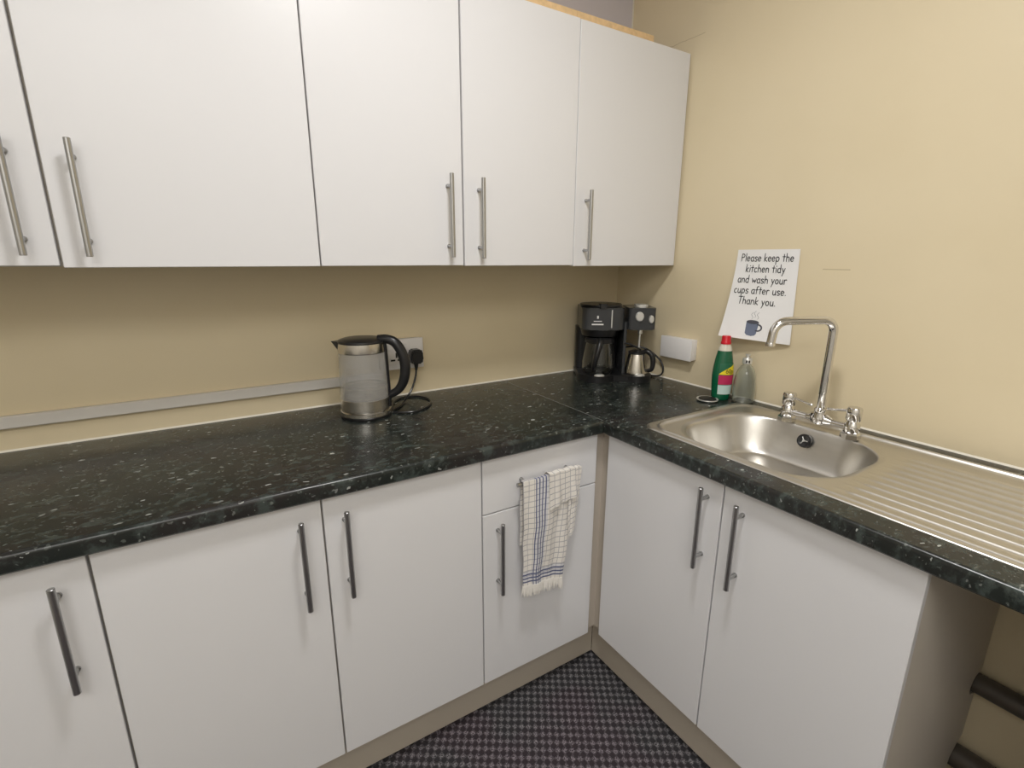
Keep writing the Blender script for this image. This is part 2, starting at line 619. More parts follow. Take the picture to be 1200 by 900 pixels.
legs(cs, [(-0.47, -0.68), (-0.47, -1.34), (-0.15, -0.68), (-0.15, -1.34)])

cp = MB()
cp.prism([(-0.607, YB), (XB, YB), (XB, -0.607), (XB + 0.016, -0.607), (XB + 0.016, YB + 0.016), (-0.607, YB + 0.016)], 'z', 0.141, 0.8705)
o = cp.build('corner_post', 'post', None)
tag(o, 'beige corner post in the inner corner between the drawer cabinet and sink cabinet', 'post')

o = MB().box(-2.24, -0.5445, -0.5362, -0.5202, 0.0, 0.1395, 0.001, 1).build('plinth', 'plinth')
tag(o, 'long beige plinth below the drawer cabinet and its left neighbours, at the carpet', 'plinth', 'beige plinths')
o = MB().box(-0.5442, -0.5282, -1.398, -0.5365, 0.0, 0.1395, 0.001, 1).build('plinth', 'plinth')
tag(o, 'beige plinth below the sink cabinet doors, at the carpet', 'plinth', 'beige plinths')

# wall units
UZ0, UZ1, UY = 1.3672, 2.0925, -0.313
UB = UY + 0.018


def wall_unit(x0, x1, label, dz=0.0):
    root = thing('wall_cabinet', label, 'cabinet', ((x0 + x1) / 2, -0.15, UZ0), 'white wall cabinets')
    t = 0.016
    b = MB()
    b.box(x0 + 0.0005, x0 + t, UB + 0.0005, -0.0002, UZ0 + 0.002, UZ1 + 0.004)
    b.box(x1 - t, x1 - 0.0005, UB + 0.0005, -0.0002, UZ0 + 0.002, UZ1 + 0.004)
    b.box(x0 + t, x1 - t, UB + 0.0005, -0.0002, UZ0 + 0.002, UZ0 + 0.002 + t)
    b.box(x0 + t, x1 - t, -0.012, -0.004, UZ0 + t, UZ1)
    mid = {-2.33: -1.8258, -1.3243: -0.9191}.get(x0)
    if mid:
        b.box(mid - 0.03, mid + 0.03, UB + 0.0005, UB + 0.016, UZ0 + t, UZ1)
    b.build('carcass', 'carcass', root)
    MB().box(x0 + 0.0005, min(x1 - 0.0005, -0.178), UB + 0.0008, -0.0065, UZ1 + 0.004, UZ1 + 0.027).build('top_board', 'board', root)
    return root


e1, e2, e3, e4, e5 = -0.5094, -0.9191, -1.3243, -1.8258, -2.33
uh = UY - 0.030
u1 = wall_unit(e1, -0.008, 'white single-door wall cabinet against the yellow wall, above the coffee maker')
d = door_y(u1, e1 + 0.0015, -0.0095, UZ0 - 0.004, UZ1, UY)
bar_handle(d, (-0.465, uh, 1.606), (-0.465, uh, 1.384), (0, 1, 0))
u2 = wall_unit(e3, e1, 'white wall cabinet with two facing handles, right of the kettle')
d = door_y(u2, e2 + G + 0.001, e1 - 0.0012, UZ0 - 0.001, UZ1 + 0.001, UY)
bar_handle(d, (-0.868, uh, 1.611), (-0.868, uh, 1.388), (0, 1, 0))
d = door_y(u2, e3 + 0.0018, e2 - G, UZ0 + 0.0005, UZ1 + 0.001, UY)
bar_handle(d, (-0.967, uh, 1.615), (-0.967, uh, 1.391), (0, 1, 0))
u3 = wall_unit(e5, e3, 'widest white wall cabinet, at the left above the grey trunking')
d = door_y(u3, e4 + 0.0030, e3 - 0.0018, UZ0, UZ1, UY)
bar_handle(d, (-1.774, uh, 1.610), (-1.774, uh, 1.389), (0, 1, 0))
d = door_y(u3, e5, e4 - 0.0030, UZ0 + 0.004, UZ1, UY)
bar_handle(d, (-1.873, uh, 1.612), (-1.873, uh, 1.391), (0, 1, 0))

# ------------------------------------------------------------------ worktops
TH = 0.038
R1 = 0.010


def nose(front, back, sign=1):
    """worktop section (horizontal, z) with a rounded front edge"""
    p = [(back, H - TH), (front + 0.004, H - TH), (front, H - TH + 0.004)]
    p += [(front + R1 + R1 * math.cos(math.radians(a)), H - R1 + R1 * math.sin(math.radians(a))) for a in (180, 162, 144, 126, 108, 90)]
    p += [(back, H)]
    return p


FY, FX = -0.6082, -0.607
wa = MB()
wa.prism(nose(FY, 0.0), 'x', -2.35, -0.6005)
o = wa.build('worktop', 'worktop')
tag(o, 'long dark flecked worktop run under the kettle, along the wall cabinets', 'worktop', 'dark flecked worktops')
wb = MB()
wb.box(-0.5995, 0.0, -0.5975, 0.0, H - TH, H)
BH = (-0.515, -0.095, -1.215, -0.735)      # hole for the bowl
wb.prism(nose(FX, 0.0), 'y', BH[3], -0.5975)
wb.prism(nose(FX, BH[0]), 'y', BH[2], BH[3])
wb.box(BH[1], 0.0, BH[2], BH[3], H - TH, H)
wb.prism(nose(FX, 0.0), 'y', -1.76, BH[2])
o2 = wb.build('worktop', 'worktop')
tag(o2, 'dark flecked worktop around the sink, from the corner along the right wall', 'worktop', 'dark flecked worktops')
MB().box(-0.6006, -0.5994, -0.597, -0.0, H - 0.02, H + 0.0003).build('joint_strip', 'joint', o2)
# unseen panel carrying the worktop end, set close in to darken the gap
o = MB().box(-0.58, -0.001, -1.758, -1.740, FLOOR, H - TH, 0.001, 1).build('support_panel', 'carcass')
tag(o, 'unseen white end panel darkening the gap and carrying the far end of the sink worktop', 'panel')

# pipes on the right wall in the open space below the drainer
for z, x, r, lab in ((0.338, -0.030, 0.026, 'upper dark pipe on the wall in the open space right of the sink cabinet'),
                     (0.105, -0.036, 0.031, 'lower dark pipe near the floor in the open space right of the sink cabinet')):
    mb = MB()
    mb.tube([(x, -1.74, z), (x, -0.72, z)], r, 20)
    for yy in (-1.60,):
        mb.box(x - r - 0.004, 0.0, yy - 0.012, yy + 0.012, z - 0.006, z + 0.006)
    o = mb.build('pipe', 'pipe')
    tag(o, lab, 'pipe', 'wall pipes')

# ------------------------------------------------------------------ sink
SX0, SX1, SY0, SY1 = -0.537, -0.062, -1.655, -0.688      # x front/back, y right/left
sink = thing('sink', 'stainless steel inset sink with ribbed draining board', 'sink', ((SX0 + SX1) / 2, (SY0 + SY1) / 2, H))
BX0, BX1, BY0, BY1 = -0.500, -0.120, -1.182, -0.752
BR = 0.135


def sdf_rr(x, y, x0, x1, y0, y1, r):
    cx, cy = (x0 + x1) / 2, (y0 + y1) / 2
    qx = abs(x - cx) - (x1 - x0) / 2 + r
    qy = abs(y - cy) - (y1 - y0) / 2 + r
    return math.hypot(max(qx, 0), max(qy, 0)) + min(max(qx, qy), 0) - r


def sstep(a, b, x):
    t = max(0.0, min(1.0, (x - a) / (b - a)))
    return t * t * (3 - 2 * t)


def sink_z(x, y):
    do = -sdf_rr(x, y, SX0, SX1, SY0, SY1, 0.05)          # inside distance from outer edge
    rim = 0.0035 * sstep(-0.001, 0.005, do)                # rolled rim
    z = rim
    # pressed tray: the inside of the deck sits a little lower behind a soft ridge
    di = -sdf_rr(x, y, SX0 + 0.020, SX1 - 0.012, SY0 + 0.02, SY1 - 0.030, 0.055)
    z += 0.004 * math.exp(-((di + 0.003) / 0.004) ** 2) - 0.002 * sstep(0.0, 0.012, di)
    z += 0.0085 * math.exp(-((x + 0.080) / 0.0062) ** 2) * sstep(0.04, 0.12, do + 0.5 * max(0.0, SY1 - 0.06 - y)) * sstep(-SY1 + 0.05, -SY1 + 0.12, -y)   # rolled upstand at the back
    db = -sdf_rr(x, y, BX0, BX1, BY0, BY1, BR)
    if db > -0.02:
        z -= 0.004 * sstep(-0.016, 0.0, db)
    if db > 0:
        z -= 0.135 * sstep(-0.018, 0.048, db) * 1.0 - 0.135 * sstep(-0.018, 0.048, 0.0)
        z -= 0.006 * sstep(0.05, 0.16, db)
    # drainer grooves
    if y < BY0 - 0.01:
        x0, x1 = -0.500, -0.140
        if x0 < x < x1:
            ph = (x - x0) / (x1 - x0) * 10
            amp = sstep(BY0 - 0.015, BY0 - 0.065, y) * sstep(SY0 + 0.03, SY0 + 0.08, y) if y < BY0 else 0
            amp = sstep(-(BY0 - 0.015), -(BY0 - 0.065), -y) * sstep(SY0 + 0.03, SY0 + 0.08, y)
            z += amp * 0.0048 * math.exp(-(((ph % 1.0) - 0.5) / 0.125) ** 2) - amp * 0.001
    return H + z


def corner_map(x, y, r):
    """squeeze a rectangular grid into a rectangle with round corners"""
    cx, cy = (SX0 + SX1) / 2, (SY0 + SY1) / 2
    hx_, hy_ = (SX1 - SX0) / 2 - r, (SY1 - SY0) / 2 - r
    lx, ly = x - cx, y - cy
    a, b_ = (abs(lx) - hx_) / r, (abs(ly) - hy_) / r
    if a > 0 and b_ > 0:
        a2, b2_ = a * math.sqrt(1 - b_ * b_ / 2), b_ * math.sqrt(1 - a * a / 2)
        lx = math.copysign(hx_ + a2 * r, lx)
        ly = math.copysign(hy_ + b2_ * r, ly)
    return cx + lx, cy + ly


mb = MB()
NX, NY = 200, 290
gv = []
for j in range(NY + 1):
    row = []
    for i in range(NX + 1):
        x = SX0 + (SX1 - SX0) * i / NX
        y = SY0 + (SY1 - SY0) * j / NY
        x, y = corner_map(x, y, 0.045)
        row.append(mb.bm.verts.new((x, y, sink_z(x, y))))
    gv.append(row)
for j in range(NY):
    for i in range(NX):
        mb.bm.faces.new((gv[j][i], gv[j][i + 1], gv[j + 1][i + 1], gv[j + 1][i]))
# skirt of the rim down onto the worktop
ring = [gv[0][i] for i in range(NX)] + [gv[j][NX] for j in range(NY)] + [gv[NY][i] for i in range(NX, 0, -1)] + [gv[j][0] for j in range(NY, 0, -1)]
low = [mb.bm.verts.new((v.co.x, v.co.y, H + 0.0002)) for v in ring]
for i in range(len(ring)):
    mb.bm.faces.new((ring[i], low[i], low[(i + 1) % len(ring)], ring[(i + 1) % len(ring)]))
mb.build('basin', 'steel', sink, smooth=60, normals=False)
# overflow on the back wall of the bowl, waste in the floor
ov = MB()
oc, on = Vector((-0.142, -0.961, 0.872)), Vector((-0.93, 0.0, 0.36)).normalized()
rotm = on.to_track_quat('Z', 'Y').to_matrix().to_4x4()
ov.lathe([(0, 0.004), (0.010, 0.004), (0.013, 0.006), (0.018, 0.007), (0.020, 0.004), (0.020, -0.004), (0, -0.004)], (0, 0, 0), 28)
ov.xf(Matrix.Translation(oc) @ rotm)
ovo = ov.build('overflow', 'black', sink)
ovs = MB()
ovs.tube([(0, 0, 0.0035), (0, 0, 0.0065)], [0.0035, 0.0035], 14)
for a in (0, 120, 240):
    ca, sa = math.cos(math.radians(a)), math.sin(math.radians(a))
    ovs.tube([(0.003 * ca, 0.003 * sa, 0.005), (0.012 * ca, 0.012 * sa, 0.005)], 0.0014, 8)
ovs.xf(Matrix.Translation(oc) @ rotm)
ovs.build('overflow_grille', 'silver', ovo)
wz = sink_z((BX0 + BX1) / 2, (BY0 + BY1) / 2)
MB().lathe([(0.0, 0.001), (0.022, 0.001), (0.026, 0.003), (0.040, 0.003), (0.042, 0.0), (0.042, -0.004), (0, -0.004)], ((BX0 + BX1) / 2, (BY0 + BY1) / 2, wz), 32).build('waste', 'chrome', sink)

# ------------------------------------------------------------------ mixer tap
TZ = sink_z(-0.1, -0.98) - 0.0005
tx = -0.118
tap = thing('mixer_tap', 'chrome bridge mixer tap with tall swivel spout behind the sink bowl', 'tap', (tx, -0.98, TZ))
ty = (-0.888, -1.067)
br = MB()
br.tube([(tx, ty[0], TZ + 0.030), (tx, ty[1], TZ + 0.030)], 0.0095, 16)
br.lathe([(0, 0.016), (0.014, 0.016), (0.019, 0.024), (0.020, 0.036), (0.016, 0.046), (0.0165, 0.060), (0.0135, 0.064), (0, 0.064)], (tx, -0.98, TZ), 24)
br.tube([(tx, -0.945, TZ + 0.030), (tx, -0.962, TZ + 0.032)], [0.0095, 0.016], 16)
br.tube([(tx, -1.015, TZ + 0.030), (tx, -0.998, TZ + 0.032)], [0.0095, 0.016], 16)
br.build('bridge', 'chrome', tap)
for y in ty:
    p = MB()
    p.lathe([(0, 0), (0.025, 0), (0.025, 0.012), (0.0205, 0.016), (0.019, 0.020)], (tx, y, TZ), 6)
    p.lathe([(0.017, 0.014), (0.019, 0.022), (0.019, 0.040), (0.015, 0.046), (0.014, 0.052), (0, 0.052)], (tx, y, TZ), 24)
    p.build('pillar', 'chrome', tap)
    k = MB()
    k.lathe([(0, 0.050), (0.0165, 0.050), (0.0185, 0.054), (0.0185, 0.083), (0.0165, 0.087), (0, 0.088)], (tx, y, TZ), 28)
    ko = k.build('tap_head', 'chrome', tap)
    sgn = -1 if y == ty[0] else 1
    MB().tube([(tx, y + sgn * 0.016, TZ + 0.075), (tx, y + sgn * 0.05, TZ + 0.068), (tx, y + sgn * 0.068, TZ + 0.066), (tx, y + sgn * 0.07, TZ + 0.066)], [0.0038, 0.0034, 0.0042, 0.003], 12).build('lever', 'chrome', ko)
sp = MB()
dirn = Vector((-0.84, 0.54, 0)).normalized()
top = 1.226
base = Vector((tx, -0.98, 0))
pts = [(tx, -0.98, TZ + 0.055), (tx, -0.98, top - 0.045)]
for a in range(0, 91, 15):
    r_ = 0.030
    pts.append(base + dirn * (r_ - r_ * math.cos(math.radians(a))) + Vector((0, 0, top - r_ + r_ * math.sin(math.radians(a)))))
L = 0.158
for a in range(0, 86, 14):
    r_ = 0.038
    pts.append(base + dirn * (L - r_ * 0.8 + r_ * math.sin(math.radians(a))) + Vector((0, 0, top - 0.002 - r_ + r_ * math.cos(math.radians(a)))))
endp = Vector(pts[-1])
pts.append(endp + Vector((0, 0, -0.028)) + dirn * 0.003)
sp.tube(pts, [0.0116] * len(pts), 18)
spo = sp.build('spout', 'chrome', tap, smooth=50)
MB().lathe([(0.0124, 0.0), (0.0124, 0.008), (0.0115, 0.010), (0, 0.010), (0, 0.002), (0.0124, 0.0)], endp + Vector((0, 0, -0.036)) + dirn * 0.003, 20).build('nozzle', 'chrome', spo)

# ------------------------------------------------------------------ kettle
KC = Vector((-1.197, -0.165, H))
ket = thing('kettle', 'glass and steel electric kettle with black handle on the worktop', 'kettle', KC)
kd = Vector((0.845, -0.535, 0)).normalized()         # handle side
MB().lathe([(0, 0), (0.074, 0), (0.0765, 0.003), (0.0765, 0.008), (0.075, 0.010), (0, 0.010)], KC, 48).build('base', 'black', ket)
MB().lathe([(0.073, 0.0105), (0.0765, 0.0105), (0.0765, 0.021), (0.074, 0.023), (0.0715, 0.023), (0, 0.023), (0, 0.0105), (0.073, 0.0105)], KC, 48).build('power_base', 'kettle_steel', ket)
MB().lathe([(0, 0.0235), (0.072, 0.0235), (0.0725, 0.026), (0.0725, 0.028), (0.075, 0.0285), (0.0748, 0.060), (0.0735, 0.061), (0.070, 0.061), (0.0, 0.058)], KC, 48).build('lower_band', 'kettle_steel', ket)
MB().lathe([(0.0738, 0.0605), (0.0735, 0.12), (0.0715, 0.165), (0.0700, 0.202), (0.0670, 0.202), (0.0685, 0.165), (0.0705, 0.12), (0.0708, 0.0612), (0.0738, 0.0605)], KC, 48).build('glass_body', 'kettle_glass', ket)
MB().lathe([(0.0705, 0.2025), (0.0712, 0.206), (0.0692, 0.231), (0.066, 0.231), (0.066, 0.2025), (0.0705, 0.2025)], KC, 48).build('collar', 'kettle_steel', ket)
MB().lathe([(0.0685, 0.2312), (0.0700, 0.233), (0.0690, 0.2385), (0.055, 0.2435), (0.03, 0.2465), (0, 0.247), (0, 0.2312), (0.0685, 0.2312)], KC, 48).build('lid', 'black', ket)
# spout lip on the far side of the handle
lip = MB()
pd = Vector((kd.y, -kd.x, 0))
sd = (-kd * 0.97 + pd * 0.2).normalized()
ps = Vector((-sd.y, sd.x, 0))
A = KC + Vector((0, 0, 0.236))
v = [A + sd * 0.060 + ps * 0.026, A + sd * 0.089, A + sd * 0.060 - ps * 0.026]
wv = [q + Vector((0, 0, -0.024)) - sd * 0.004 for q in v]
wv[1] = A + sd * 0.072 + Vector((0, 0, -0.026))
vs = [lip.bm.verts.new(q) for q in v + wv]
for f in ((0, 1, 2), (3, 5, 4), (0, 3, 4, 1), (1, 4, 5, 2), (2, 5, 3, 0)):
    lip.bm.faces.new([vs[i] for i in f])
lip.build('pouring_lip', 'black', ket, smooth=0)
hp = [(0.050, 0.240), (0.078, 0.240), (0.103, 0.228), (0.122, 0.195), (0.129, 0.155), (0.122, 0.112), (0.104, 0.082), (0.078, 0.066)]
hp = smooth_path([KC + kd * a + Vector((0, 0, z)) for a, z in hp], 6)
rr = lerp_list([0.013, 0.014, 0.015, 0.016, 0.016, 0.015, 0.013, 0.012], len(hp))
hm = MB().tube(hp, rr, 16)
hm.build('handle', 'black', ket, smooth=60)
MB().tube([KC + kd * a + Vector((0, 0, z)) for a, z in ((0.071, 0.232), (0.0735, 0.17), (0.0755, 0.10), (0.0765, 0.03))], 0.0085, 12, flat=(kd, 0.5)).build('handle_spine', 'black', ket)
MB().lathe([(0, 0.0705), (0.0662, 0.0705), (0.0662, 0.098), (0.064, 0.099), (0, 0.099)], KC, 40).build('water', 'water', ket)
# heater plate seen through the glass
MB().lathe([(0, 0.0615), (0.060, 0.0615), (0.064, 0.066), (0.05, 0.069), (0, 0.070)], KC, 32).build('heating_plate', 'kettle_steel', ket)

# trunking and socket on the back wall
o = MB().box(-2.35, -1.075, -0.016, 0.0, 0.972, 1.004, 0.002, 1).build('trunking', 'grey_trunk')
tag(o, 'long pale grey cable trunking along the back wall behind the kettle', 'trunking')
so = thing('wall_socket', 'white double wall socket behind the kettle, black plug in its right side', 'socket', (-1.02, 0, 1.06))
MB().box(-1.094, -0.950, -0.026, 0.0, 1.014, 1.116, 0.003, 2).build('back_box', 'white_plastic', so)
fp = MB().box(-1.096, -0.948, -0.035, -0.0262, 1.012, 1.118, 0.003, 2).build('faceplate', 'white_plastic', so)
ss = MB()
for px, pz, w_, h_ in ((-1.047, 1.063, 0.003, 0.009), (-1.060, 1.046, 0.008, 0.003), (-1.036, 1.046, 0.008, 0.003)):
    ss.box(px - w_, px + w_, -0.0354, -0.034, pz - h_, pz + h_)
ss.build('pin_slots', 'black', fp)
for px in (-1.072, -1.012):
    MB().box(px - 0.006, px + 0.006, -0.0385, -0.0348, 1.082, 1.103, 0.001, 1).build('rocker_switch', 'white_plastic', fp)
pl = thing('plug', 'black mains plug and cable of the kettle in the wall socket', 'plug', (-0.982, -0.035, 1.05))
pb = MB()
pb.prism([(-1.006, 1.074), (-1.000, 1.082), (-0.970, 1.082), (-0.964, 1.074), (-0.962, 1.044), (-0.968, 1.032), (-1.002, 1.032), (-1.008, 1.044)], 'y', -0.073, -0.0352)
bmesh.ops.bevel(pb.bm, geom=[e for e in pb.bm.edges], offset=0.004, segments=2, affect='EDGES')
pb.build('plug_body', 'black', pl)
MB().tube([(-0.985, -0.055, 1.036), (-0.985, -0.056, 1.018), (-0.987, -0.058, 1.008)], [0.009, 0.006, 0.0045], 12).build('strain_relief', 'black', pl)
cb = smooth_path([(-0.986, -0.057, 1.012), (-0.992, -0.062, 0.985), (-1.012, -0.072, 0.945), (-1.045, -0.095, 0.918), (-1.085, -0.150, 0.9138), (-1.116, -0.175, 0.9138)], 6)
MB().tube(cb, 0.0034, 10).build('cable', 'black', pl)
cb = smooth_path([(-1.116, -0.182, 0.9138), (-1.09, -0.10, 0.9138), (-1.045, -0.05, 0.9138), (-0.995, -0.055, 0.9138), (-0.968, -0.100, 0.9138), (-0.975, -0.152, 0.9138), (-1.010, -0.200, 0.9138), (-1.055, -0.225, 0.9138), (-1.095, -0.215, 0.9138), (-1.124, -0.196, 0.9138)], 6)
MB().tube(cb, 0.0034, 10).build('cable', 'black', pl)

# ------------------------------------------------------------------ coffee maker
MC = Vector((-0.172, -0.172, H))
MA = math.radians(-32)
T = Matrix.Translation(MC) @ Matrix.Rotation(MA, 4, 'Z')
cm = thing('coffee_maker', 'black combination coffee maker with glass jug in the corner', 'coffee maker', MC)


def P(mb, name, m, parent=None, **kw):
    mb.xf(T)
    return mb.build(name, m, parent or cm, **kw)


def rrect(x0, x1, y0, y1, r, n=5):
    o = []
    for cx, cy, a in ((x1 - r, y1 - r, 0), (x0 + r, y1 - r, 90), (x0 + r, y0 + r, 180), (x1 - r, y0 + r, 270)):
        o += [(cx + r * math.cos(math.radians(a + 90 * i / n)), cy + r * math.sin(math.radians(a + 90 * i / n))) for i in range(n + 1)]
    return o


def rslab(x0, x1, y0, y1, z0, z1, r, bev=0.003):
    mb = MB()
    mb.prism(rrect(x0, x1, y0, y1, r), 'z', z0, z1)
    eds = [e for e in mb.bm.edges if abs(e.verts[0].co.z - e.verts[1].co.z) < 1e-6]
    if bev:
        bmesh.ops.bevel(mb.bm, geom=eds, offset=bev, segments=2, affect='EDGES')
    return mb


bs = MB()
# base: two joined lobes, the left one round
poly = [(-0.03 + 0.0, -0.075)]
lobe = [(-0.068 + 0.080 * math.cos(math.radians(a)), -0.040 + 0.080 * math.sin(math.radians(a))) for a in range(180, 316, 9)]
lobe2 = [(0.088 + 0.058 * math.cos(math.radians(a)), -0.060 + 0.058 * math.sin(math.radians(a))) for a in range(225, 361, 9)]
poly = [(-0.148, 0.10)] + lobe + lobe2 + [(0.146, 0.02), (0.120, 0.05), (0.045, 0.10)]
bs.prism(poly, 'z', 0.0, 0.026)
bmesh.ops.bevel(bs.bm, geom=[e for e in bs.bm.edges if abs(e.verts[0].co.z - e.verts[1].co.z) < 1e-6], offset=0.005, segments=2, affect='EDGES')
P(bs, 'base', 'black')
P(rslab(-0.148, 0.026, 0.035, 0.10, 0.0255, 0.205, 0.02), 'tower', 'black')
P(rslab(0.027, 0.040, -0.065, 0.10, 0.0255, 0.235, 0.005, 0.002), 'centre_column', 'gunmetal')
# brew head on the left
hd = rslab(-0.142, 0.026, -0.090, 0.10, 0.2055, 0.292, 0.030, 0.004)
hdo = P(hd, 'brew_head', 'gunmetal')
P(MB().lathe([(0.076, 0.192), (0.072, 0.178), (0.066, 0.176), (0, 0.176), (0, 0.205), (0.079, 0.205), (0.076, 0.192)], (-0.060, -0.012, 0), 36), 'filter_basket', 'black')
ld_ = MB().lathe([(0, 0.2925), (0.083, 0.2925), (0.085, 0.297), (0.083, 0.302), (0.04, 0.305), (0, 0.306)], (-0.058, 0.0, 0), 40, 1, 1.08)
ldo = P(ld_, 'lid', 'black')
P(rslab(-0.078, -0.048, -0.100, -0.062, 0.291, 0.309, 0.006, 0.002), 'lid_catch', 'black', ldo)
P(MB().box(-0.030, -0.026, -0.0912, -0.0895, 0.215, 0.285), 'head_strip', 'silver', hdo)  # narrow upright silver strip on the front of the head
mk = MB()
mk.box(-0.086, -0.080, -0.0912, -0.0898, 0.251, 0.262)
mk.box(-0.099, -0.067, -0.0912, -0.0898, 0.2395, 0.2425)
mk.box(-0.106, -0.060, -0.0912, -0.0898, 0.226, 0.231)
P(mk, 'printed_badge', 'white_plastic', hdo)
# milk frother head on the right
fh = rslab(0.0405, 0.146, -0.085, 0.060, 0.206, 0.292, 0.012, 0.004)
fho = P(fh, 'frother_head', 'gunmetal')
P(rslab(0.070, 0.118, -0.070, -0.015, 0.2915, 0.304, 0.012, 0.004), 'top_button', 'silver', fho)
for px, pz, r_, sxx in ((0.080, 0.259, 0.0165, 1.0), (0.126, 0.249, 0.0135, 0.75)):
    k = MB().lathe([(0, 0.008), (r_ * 0.8, 0.008), (r_, 0.005), (r_, -0.004), (0, -0.004)], (0, 0, 0), 28, sxx, 1.15)
    k.xf(Matrix.Translation((px, -0.0855, pz)) @ Matrix.Rotation(math.pi / 2, 4, 'X'))
    P(k, 'dial', 'silver', fho)
P(MB().tube([(0.098, -0.04, 0.207), (0.098, -0.042, 0.186), (0.0965, -0.043, 0.184), (0.095, -0.046, 0.125)], [0.009, 0.009, 0.0038, 0.0038], 12), 'steam_wand', 'silver')
P(MB().tube(smooth_path([(0.030, -0.0665, 0.150), (0.048, -0.075, 0.150), (0.075, -0.075, 0.138), (0.098, -0.072, 0.126)], 5), [0.0036] * 16, 10), 'frother_arm', 'black')
# buttons on the base
for px, py in ((-0.070, -0.106), (0.092, -0.100)):
    P(MB().lathe([(0, 0.0335), (0.010, 0.033), (0.0155, 0.030), (0.0165, 0.0255), (0, 0.0255)], (px, py, 0), 28, 1.25, 0.7), 'base_button', 'silver')
# cable looping to the right of the machine
ccp = smooth_path([(-0.118, -0.128, 1.015), (-0.070, -0.190, 1.030), (-0.032, -0.232, 1.020), (-0.016, -0.285, 0.985), (-0.012, -0.305, 0.950), (-0.020, -0.300, 0.922), (-0.038, -0.262, 0.9140), (-0.062, -0.225, 0.9140)], 6)
MB().tube(ccp, 0.0036, 10).build('cable', 'black', cm)

# the glass jug: lifts out, so a thing of its own
J = T @ Vector((-0.062, -0.030, 0.0265))
jug = thing('coffee_jug', 'glass coffee jug with black handle standing in the coffee maker', 'jug', J)


def Q(mb, name, m, root):
    mb.xf(Matrix.Translation(root.location) @ Matrix.Rotation(MA, 4, 'Z'))
    return mb.build(name, m, root)


Q(MB().lathe([(0, 0), (0.056, 0), (0.064, 0.006), (0.067, 0.02), (0.066, 0.05), (0.060, 0.09), (0.054, 0.122), (0.0525, 0.122), (0.0585, 0.09), (0.0642, 0.05), (0.0652, 0.02), (0.062, 0.008), (0.055, 0.002), (0, 0.002)], (0, 0, 0), 44), 'glass_bowl', 'glass', jug)
Q(MB().lathe([(0.0545, 0.1225), (0.058, 0.124), (0.058, 0.138), (0.05, 0.146), (0, 0.146), (0, 0.1225), (0.0545, 0.1225)], (0, 0, 0), 36), 'jug_lid', 'black', jug)
hpp = smooth_path([(-0.008, -0.050, 0.138), (-0.010, -0.074, 0.136), (-0.018, -0.090, 0.110), (-0.028, -0.094, 0.070), (-0.032, -0.084, 0.040), (-0.030, -0.064, 0.022)], 5)
Q(MB().tube(hpp, lerp_list([0.011, 0.012, 0.012, 0.011, 0.010, 0.008], len(hpp)), 14), 'jug_handle', 'black', jug)

# the steel milk jug on the right
J2 = T @ Vector((0.088, -0.050, 0.0265))
mj = thing('milk_jug', 'small steel milk jug with black lid and handle, right side of coffee maker', 'jug', J2)
Q(MB().lathe([(0, 0), (0.044, 0), (0.046, 0.003), (0.0455, 0.012), (0.034, 0.076), (0.033, 0.080), (0.031, 0.080), (0, 0.079)], (0, 0, 0), 40), 'jug_body', 'kettle_steel', mj)
Q(MB().lathe([(0, 0.0805), (0.033, 0.0805), (0.035, 0.083), (0.034, 0.088), (0.022, 0.093), (0.010, 0.094), (0, 0.094)], (0, 0, 0), 32), 'jug_lid', 'black', mj)
hpp = smooth_path([(0.020, -0.014, 0.090), (0.036, -0.022, 0.092), (0.053, -0.030, 0.078), (0.058, -0.034, 0.048), (0.054, -0.033, 0.022), (0.040, -0.024, 0.014)], 5)
Q(MB().tube(hpp, lerp_list([0.008, 0.010, 0.011, 0.010, 0.009, 0.007], len(hpp)), 12), 'jug_handle', 'black', mj)

# ------------------------------------------------------------------ blank box on the right wall
wbx = thing('wall_box', 'white blank rectangular box on the yellow wall above the worktop corner', 'box', (0, -0.378, 1.048))
MB().box(-0.028, 0.0, -0.451, -0.304, 1.008, 1.088, 0.003, 2).build('back_box', 'white_plastic', wbx)
MB().box(-0.037, -0.0282, -0.453, -0.302, 1.006, 1.090, 0.003, 2).build('faceplate', 'white_plastic', wbx)

# ------------------------------------------------------------------ washing-up bottle, clear bottle, sink plug
GC = Vector((-0.082, -0.628, H))
gb = thing('dish_soap_bottle', 'green washing-up liquid bottle with red cap beside the clear bottle', 'bottle', GC)
ga = math.radians(-38)
prof = [(0, 0), (0.0275, 0), (0.0300, 0.004), (0.0312, 0.02), (0.0340, 0.06), (0.0350, 0.085), (0.0335, 0.112), (0.0300, 0.140), (0.0258, 0.162), (0.0235, 0.173)]
SYF = 0.72
MB().lathe(prof + [(0, 0.173)], GC, 40, 1, SYF, ga).build('bottle_body', 'green', gb, smooth=60)
MB().lathe([(0, 0.1732), (0.0232, 0.1732), (0.0212, 0.182), (0.0175, 0.191), (0.0158, 0.196), (0, 0.196)], GC, 32, 1, 0.80, ga).build('bottle_neck', 'pale_neck', gb)
MB().lathe([(0, 0.1962), (0.0165, 0.1962), (0.0165, 0.203), (0.0150, 0.205), (0.0145, 0.222), (0.013, 0.2245), (0, 0.2245)], GC, 28, 1, 0.9, ga).build('cap', 'red', gb)


def rad_at(z):
    for (r0, z0), (r1_, z1) in zip(prof, prof[1:]):
        if z0 <= z <= z1 and z1 > z0:
            return r0 + (r1_ - r0) * (z - z0) / (z1 - z0)
    return prof[-1][0]


